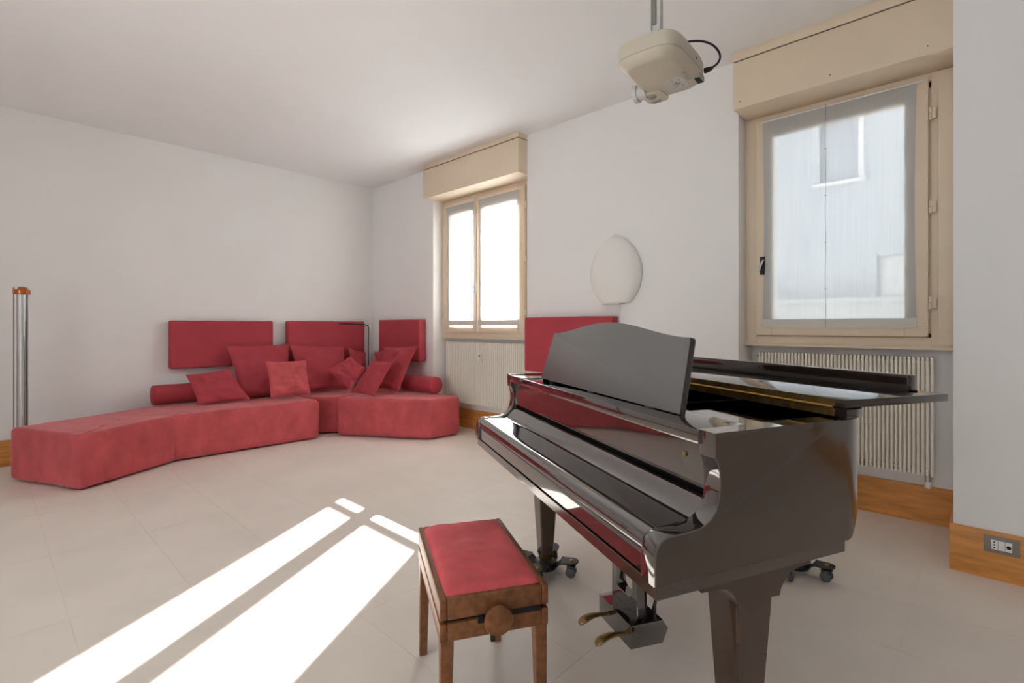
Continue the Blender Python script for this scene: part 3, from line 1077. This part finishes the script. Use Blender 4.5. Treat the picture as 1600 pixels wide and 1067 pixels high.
# bolsters
def bolster(label, p0, p1, r):
    p0, p1 = Vector(p0), Vector(p1)
    t = thing('bolster', label, 'cushion', p0 - Vector((0, 0, r)), group='red cylindrical bolsters')
    d = (p1 - p0)
    n = d.normalized()
    bm = new()
    o = Vector((0, 0, r))
    ln = d.length
    pts, rs = [], []
    for s_, q in ((0, .78), (.006, .92), (.016, .985), (.03, 1.0)):
        pts.append(o + n * s_); rs.append(r * q)
    for k in range(1, 12):
        pts.append(o + n * (.03 + (ln - .06) * k / 12)); rs.append(r * (1 + .008 * math.sin(k * 2.3)))
    for s_, q in ((.03, 1.0), (.016, .985), (.006, .92), (0, .78)):
        pts.append(o + n * (ln - s_)); rs.append(r * q)
    tube(bm, pts, rs, 28)
    obj('cover', bm, 'suede2', t, ang=60)
    for e, sg in ((Vector((0, 0, 0)), -1), (d, 1)):
        bm = new()
        x, y = frame_of(n)
        ring = [o + e + n * (-sg * .0075) + (x * math.cos(2 * PI * k / 28) + y * math.sin(2 * PI * k / 28)) * r * .955 for k in range(28)]
        tube(bm, ring, .0035, 6, closed=True)
        obj('piping', bm, 'suede2', t, ang=60)
    return t
bolster('red cylindrical bolster at the left end of the sofa below the backrest panel', (-5.87, 1.135, .512), (-5.87, 2.35, .512), .096)
bolster('red cylindrical bolster lying at the right end of the sofa by the radiator', (-5.05, 3.50, .520), (-4.475, 3.50, .520), .094)

# scatter cushions from their four corners
def cushion(label, q, T, seed, m='suede2', wr=1.5):
    TL, TR, BR, BL = [Vector(p) for p in q]
    c = (TL + TR + BR + BL) / 4
    base = Vector((c.x, c.y, min(p.z for p in (TL, TR, BR, BL))))
    t = thing('scatter_cushion', label, 'cushion', base, group='loose red cushions on the sofa')
    nrm = ((TR - TL).cross(BL - TL)).normalized()
    if nrm.dot(Vector((0, 0, 1.18)) - c) < 0:
        nrm = -nrm
    N = 22
    bm = new()
    def sheet(sg):
        g = []
        for i in range(N + 1):
            row = []
            for j in range(N + 1):
                a, b = 2 * i / N - 1, 2 * j / N - 1
                # edges bow inwards so the corners stand out
                a2 = a * (1 - .06 * (1 - b * b)); b2 = b * (1 - .06 * (1 - a * a))
                s_, w_ = (a2 + 1) / 2, (b2 + 1) / 2
                p = (TL * (1 - s_) + TR * s_) * (1 - w_) + (BL * (1 - s_) + BR * s_) * w_
                e = max(0, (1 - a * a) * (1 - b * b))
                th = T * (e ** .45) * (1 + .25 * b)
                pv = Vector((a * 1.8 + seed, b * 1.8, sg))
                wv = noise.noise(pv) * .016 + noise.noise(pv * 2.3) * .010 - .014 * abs(noise.noise(pv * 1.2 + Vector((3, 1, 0)))) 
                row.append(p + nrm * sg * (th + wr * wv * min(1, e * 3)) - base)
            g.append(row)
        return g
    F, B = sheet(1), sheet(-1)
    vf = [[bm.verts.new(p) for p in r] for r in F]
    vb = [[(vf[i][j] if i in (0, N) or j in (0, N) else bm.verts.new(B[i][j])) for j in range(N + 1)] for i in range(N + 1)]
    for i in range(N):
        for j in range(N):
            bm.faces.new((vf[i][j], vf[i + 1][j], vf[i + 1][j + 1], vf[i][j + 1]))
            bm.faces.new((vb[i][j], vb[i][j + 1], vb[i + 1][j + 1], vb[i + 1][j]))
    body = obj('cover', bm, m, t, ang=75)
    bm = new()
    loop = [F[i][0] for i in range(N)] + [F[N][j] for j in range(N)] + [F[i][N] for i in range(N, 0, -1)] + [F[0][j] for j in range(N, 0, -1)]
    tube(bm, loop, .0035, 5, closed=True)
    obj('seam', bm, m, body, ang=75)
    return t
cushion('large red cushion leaning under the first backrest panel behind two small cushions', [(-5.820, 1.779, .978), (-5.820, 2.426, .982), (-5.640, 2.378, .421), (-5.640, 1.850, .432)], .062, 3.0)
cushion('large red cushion leaning against the corner-side backrest panel on the left wall', [(-5.820, 2.448, .967), (-5.820, 3.104, .933), (-5.660, 3.080, .432), (-5.660, 2.477, .430)], .062, 8.0)
cushion('small red cushion tilted onto the left bolster', [(-5.700, 1.382, .702), (-5.680, 1.766, .748), (-5.500, 1.904, .428), (-5.520, 1.440, .424)], .050, 5.0)
cushion('small red suede cushion standing upright in the middle of the left seat', [(-5.520, 2.064, .809), (-5.520, 2.490, .802), (-5.380, 2.480, .448), (-5.380, 2.060, .440)], .050, 6.0, 'suede')
cushion('crumpled red cushion in the room corner left of the reading lamp', [(-5.82, 3.17, 0.915), (-5.765, 3.375, 0.846), (-5.72, 3.36, 0.56), (-5.72, 3.17, 0.47)], 0.025, 11.0, wr=1.6)
cushion('crumpled red cushion in the room corner right of the reading lamp', [(-5.66, 3.44, 0.844), (-5.367, 3.47, 0.919), (-5.231, 3.42, 0.5), (-5.58, 3.41, 0.5)], 0.025, 12.0, wr=1.6)
cushion('large red cushion leaning towards the right bolster', [(-5.277, 3.344, 0.932), (-4.609, 3.344, 0.965), (-4.764, 3.198, 0.461), (-5.21, 3.198, 0.455)], 0.05, 2.0, wr=1.5)
cushion('small red cushion balanced on one corner like a diamond', [(-5.579, 2.77, 0.677), (-5.482, 3.013, 0.828), (-5.288, 3.091, 0.698), (-5.278, 2.906, 0.451)], 0.036, 1.0)
cushion('small slanting red cushion in front of the pile at the right', [(-5.023, 3.023, 0.795), (-4.601, 3.023, 0.808), (-4.738, 2.871, 0.436), (-5.212, 2.871, 0.436)], 0.038, 9.0)

# ================================================================== LAMPS
# thin reading lamp in the corner
rl = thing('reading_lamp', 'slim black reading lamp with a bent arm rising from the sofa corner', 'lamp', (-5.60, 3.318, .404))
bm = new(); lathe(bm, [(.04, 0), (.04, .006), (.012, .012)], n=20)
obj('base', bm, 'black', rl)
bm = new()
tube(bm, [(0, 0, .0), (0, 0, .76), (-.004, -.006, .785), (-.012, -.02, .795), (-.03, -.06, .800), (-.05, -.14, .804)], .006, 8)
obj('arm', bm, 'black', rl)
bm = new(); tube(bm, [(-.048, -.13, .804), (-.060, -.20, .807), (-.092, -.345, .812)], [.008, .011, .010], 10)
obj('lamp_head', bm, 'satin', rl)

# clear tube floor lamp behind the sofa end
tl = thing('tube_floor_lamp', 'tall clear tube floor lamp with copper rings behind the left sofa end', 'lamp', (-5.70, .232, 0))
R_ = .036
bm = new(); lathe(bm, [(.047, 0), (.049, .004), (.049, .04), (.046, .05)], n=28)
obj('base', bm, 'copper', tl)
bm = new()
n_ = 28
rings = []
for (r, z) in ((R_, .05), (R_, 1.445), (R_ - .003, 1.445), (R_ - .003, .05)):
    rings.append([bm.verts.new((r * math.cos(2 * PI * k / n_), r * math.sin(2 * PI * k / n_), z)) for k in range(n_)])
for a in range(4):
    A, B = rings[a], rings[(a + 1) % 4]
    for k in range(n_):
        bm.faces.new((A[k], A[(k + 1) % n_], B[(k + 1) % n_], B[k]))
obj('glass_tube', bm, 'glasstube', tl)
bm = new(); lathe(bm, [(.046, 1.440), (.049, 1.444), (.049, 1.474), (.046, 1.478), (.030, 1.480), (.027, 1.496), (.018, 1.502), (.004, 1.504)], n=28)
cap = obj('cap', bm, 'copper', tl, ang=30)
for a in range(3):
    an = math.radians(30 + 120 * a)
    x, y = .050 * math.cos(an), .050 * math.sin(an)
    bm = new(); cyl(bm, (x, y, .03), (x, y, 1.49), .003, n=8)
    obj('rod', bm, 'darkmetal', tl)
    bm = new(); lathe(bm, [(.007, 1.44), (.0075, 1.446), (.0075, 1.478), (.004, 1.494)], (x, y, 0), n=12)
    obj('rod_clip', bm, 'copper', cap)
bm = new(); cyl(bm, (0.004, -.006, .05), (0.004, -.006, .92), .010, n=14)
obj('lamp_tube', bm, 'white', tl)
bm = new(); cyl(bm, (0.004, -.006, .92), (0.004, -.006, 1.44), .009, n=14)
obj('reflector', bm, 'white', tl)
bm = new(); tube(bm, [(.014, .010, .05), (.016, .012, .5), (.012, .014, .8), (.016, .008, 1.1)], .0025, 6)
obj('lead', bm, 'rubber', tl)

# egg-shaped wall lamp
wl = thing('wall_lamp', 'white egg-shaped wall lamp between the two windows', 'lamp', (-2.235, YB, 1.36))
bm = new()
rings = []
for k in range(17):
    s_ = k / 16
    z = .012 + .566 * s_
    # egg outline: widest a little below the middle, flat cut at the foot
    tt = (z + .045) / .623
    w = .238 * (max(0, math.sin(PI * tt ** .93)) ** .58)
    w = max(w, .008)
    dp = .115 * (w / .238) ** .85
    ring = []
    for t in range(25):
        th = PI * t / 24
        ring.append(Vector((w * math.cos(th), -.018 - dp * math.sin(th) ** .9, z)))
    ring += [Vector((-w, -.010, z)), Vector((w, -.010, z))]
    rings.append(ring)
quad_loft(bm, rings)
obj('diffuser', bm, 'opal', wl, ang=50)
bm = new(); box(bm, (-.07, -.03, .02), (.07, 0, .50))
obj('back_plate', bm, 'white', wl)
bm = new(); box(bm, (-.082, -.10, .003), (.082, -.004, .0125), .002, 1)
obj('foot_rail', bm, 'hem', wl)
bm = new(); tube(bm, [(.035, -.008, .01), (.035, -.006, -.05), (.030, -.004, -.10), (.030, -.004, -.58)], .003, 6)
obj('power_lead', bm, 'white', wl)

# ================================================================== PROJECTOR
PZ = 2.17
pr = thing('projector', 'ivory video projector hanging upside down from the ceiling with its lens towards the sofa wall', 'projector', (-.947, 1.875, PZ), math.radians(4.3))
bm = new()
rings = []
for z, a, b, e in ((.0, .088, .150, 4.5), (.004, .096, .160, 4.5), (.022, .120, .184, 4.2), (.030, .126, .190, 4.2), (.075, .126, .190, 4.5), (.090, .121, .185, 4.5), (.096, .108, .172, 5)):
    rings.append([Vector((x, y, z)) for x, y in superellipse(a, b, e, 64)])
quad_loft(bm, rings)
body = obj('housing', bm, 'projector', pr, ang=30)
bm = new()
rings = []
for z, s_ in ((.0305, 1.0), (.0335, 1.0)):
    rings.append([Vector((x * s_, y * s_, z)) for x, y in superellipse(.1266, .1906, 4.2, 64)])
quad_loft(bm, rings)
obj('housing_seam', bm, 'projgrey', pr)
# lens at the front (-x), on the far side
bm = new()
lathe(bm, [(.030, -.105), (.030, -.142), (.036, -.143), (.037, -.152), (.037, -.160), (.030, -.162)], (0, .095, .018), 'X', 28)
lens = obj('lens_barrel', bm, 'mount', pr)
bm = new(); lathe(bm, [(.028, -.1625), (.024, -.165), (.012, -.166)], (0, .095, .018), 'X', 24)
obj('lens_glass', bm, 'black', lens)
bm = new()
quad_loft(bm, [[Vector((x - .082, y + .130, z)) for x, y in superellipse(.046, .050, 4, 24)] for z in (-.006, .010, .03)])
obj('lens_cowl', bm, 'projector', pr, ang=35)
bm = new(); lathe(bm, [(.019, -.0055), (.019, -.0085), (.016, -.0098), (.004, -.0098)], (-.090, .112, 0), n=22)
obj('focus_dial', bm, 'projgrey', pr)
bm = new(); box(bm, (-.110, .150, -.009), (-.070, .176, .004), .003)
obj('focus_tab', bm, 'projgrey', pr)
# control pad
bm = new()
prism(bm, superellipse(.036, .055, 5, 28), lambda p, t: Vector((p[0] + .035, p[1] + .07, t)), -.0012, .002)
pad = obj('control_pad', bm, 'mount', pr)
for i, (a, b, r) in enumerate(((.035, .07, .006), (.047, .07, .004), (.023, .07, .004), (.035, .083, .004), (.035, .057, .004), (.050, .095, .004), (.022, .098, .004), (.052, .045, .004), (.025, .040, .004))):
    bm = new(); cyl(bm, (a, b, -.0028), (a, b, -.001), r, n=10)
    obj('button', bm, 'projgrey', pad)
# maker's name on the housing
cu = bpy.data.curves.new('lettering', 'FONT')
cu.body = 'EPSON'
cu.size = .026
cu.extrude = .0004
cu.align_x = 'CENTER'
cu.align_y = 'CENTER'
tmp = bpy.data.objects.new('tmp', cu)
COL.objects.link(tmp)
bpy.context.view_layer.update()
me = bpy.data.meshes.new_from_object(tmp.evaluated_get(bpy.context.evaluated_depsgraph_get()))
bpy.data.objects.remove(tmp)
me.materials.clear()
me.materials.append(M['projgrey'])
lt = bpy.data.objects.new('lettering', me)
COL.objects.link(lt)
lt.parent = pr
# text x -> -y, text y -> -x, facing down
lt.matrix_local = Matrix(((0, -1, 0, .088), (-1, 0, 0, .03), (0, 0, -1, -.0006), (0, 0, 0, 1)))
# connector recess at the rear right
bm = new(); box(bm, (.090, .085, .006), (.1205, .145, .030), .003)
rc = obj('connector_bay', bm, 'projgrey', pr)
for k in range(4):
    bm = new(); box(bm, (.098, .088 + k * .014, .004), (.1175, .097 + k * .014, .009), .001, 1)
    obj('socket', bm, 'black', rc)
bm = new(); lathe(bm, [(.004, .124), (.004, .1275)], (0, .03, .055), 'X', 10)
obj('screw', bm, 'black', pr)
# power lead with its plug
bm = new()
tube(bm, [(.122, .14, .050), (.140, .14, .050), (.155, .138, .052)], [.011, .010, .006], 10)
pg = obj('power_plug', bm, 'black', pr)
bm = new()
tube(bm, refine([(.150, .139, .052), (.178, .130, .060), (.195, .100, .072), (.190, .050, .086), (.165, .005, .094), (.120, -.020, .100), (.060, -.03, .106), (.012, -.035, .125), (.008, -.042, .22)], 5), .0042, 8)
obj('power_lead', bm, 'black', pr)
# ceiling mount
mt = bpy.data.objects.new('ceiling_mount', None); COL.objects.link(mt); mt.parent = pr
bm = new(); box(bm, (-.05, -.13, .096), (.05, .10, .101)); box(bm, (.02, -.175, .093), (.06, -.12, .101), .002)
obj('mount_plate', bm, 'mount', mt)
bm = new()
tube(bm, [(.0, -.06, .100), (.0, -.06, .128)], [.026, .024], 20)
obj('tilt_joint', bm, 'mount', mt)
bm = new()
box(bm, (-.023, -.070, .120), (-.014, -.040, H - PZ), .003); box(bm, (.006, -.070, .120), (.023, -.040, H - PZ), .004); box(bm, (-.018, -.062, .120), (.018, -.046, H - PZ))
obj('drop_arm', bm, 'mount', mt)
bm = new(); box(bm, (-.012, -.0665, .190), (.004, -.060, .33), .002)
obj('cable_slot', bm, 'socketgrey', mt)
bm = new(); lathe(bm, [(.016, -.0), (.016, .010), (.010, .012)], (0, -.09, .128), 'Y', 18)
obj('tilt_knob', bm, 'black', mt)
bm = new(); box(bm, (-.06, -.12, H - PZ - .012), (.06, 0.0, H - PZ), .003)
obj('ceiling_plate', bm, 'mount', mt)

# ================================================================== OUTSIDE
fb = thing('apartment_building', 'pale rendered building across the yard seen through the piano-side window', 'building', (1.4, 9.0, -3))
FX0, FX1, FZ1 = -5.2 - 1.4, 6.0, 12.0
wins = [(-1.90 - 1.4, -1.345 - 1.4, 3.39 + 3, 4.30 + 3), (-1.17 - 1.4, -.35 - 1.4, 1.61 + 3, 2.21 + 3), (.4, 1.3, 6.4, 7.9), (.4, 1.3, 3.2, 4.9), (3.0, 3.9, 6.4, 7.9), (3.0, 3.9, 3.2, 4.9)]
xs = sorted(set([FX0, FX1] + [w[0] for w in wins] + [w[1] for w in wins]))
zs = sorted(set([0, FZ1] + [w[2] for w in wins] + [w[3] for w in wins]))
bm = new()
for i in range(len(xs) - 1):
    for k in range(len(zs) - 1):
        mx, mz = (xs[i] + xs[i + 1]) / 2, (zs[k] + zs[k + 1]) / 2
        if any(w[0] < mx < w[1] and w[2] < mz < w[3] for w in wins):
            continue
        box(bm, (xs[i], 0, zs[k]), (xs[i + 1], .25, zs[k + 1]))
box(bm, (FX0, .25, 0), (FX1, 5, FZ1))
bmesh.ops.remove_doubles(bm, verts=bm.verts[:], dist=1e-4)
obj('wall', bm, 'facade', fb)
for w in wins:
    bm = new(); box(bm, (w[0], .10, w[2]), (w[1], .14, w[3]))
    pn = obj('window', bm, 'facade_win' if w[0] != wins[1][0] else 'facade_trim', fb)
    bm = new(); box(bm, (w[0] - .06, -.07, w[2] - .05), (w[1] + .06, .12, w[2]))
    obj('window_sill', bm, 'facade_trim', pn)
    bm = new(); box(bm, (w[1] - .05, -.015, w[2]), (w[1] + .02, .12, w[3]))
    obj('window_jamb', bm, 'facade_trim', pn)
gw = thing('garden_wall', 'low grey garden wall in front of the building across the yard', 'wall', (0, 8.0, -3))
bm = new(); box(bm, (-3.0, 0, 0), (7.0, .25, 4.50))
obj('wall_body', bm, 'garden', gw)
bm = new(); box(bm, (-3.05, -.04, 4.50), (7.05, .29, 4.56))
obj('coping', bm, 'garden', gw)
bm = new(); box(bm, (-40, 4.3, -3.2), (40, 60, -3.0))
yd = struct(obj('ground_yard', bm, 'asphalt'), 'paved yard outside below the windows', 'ground')
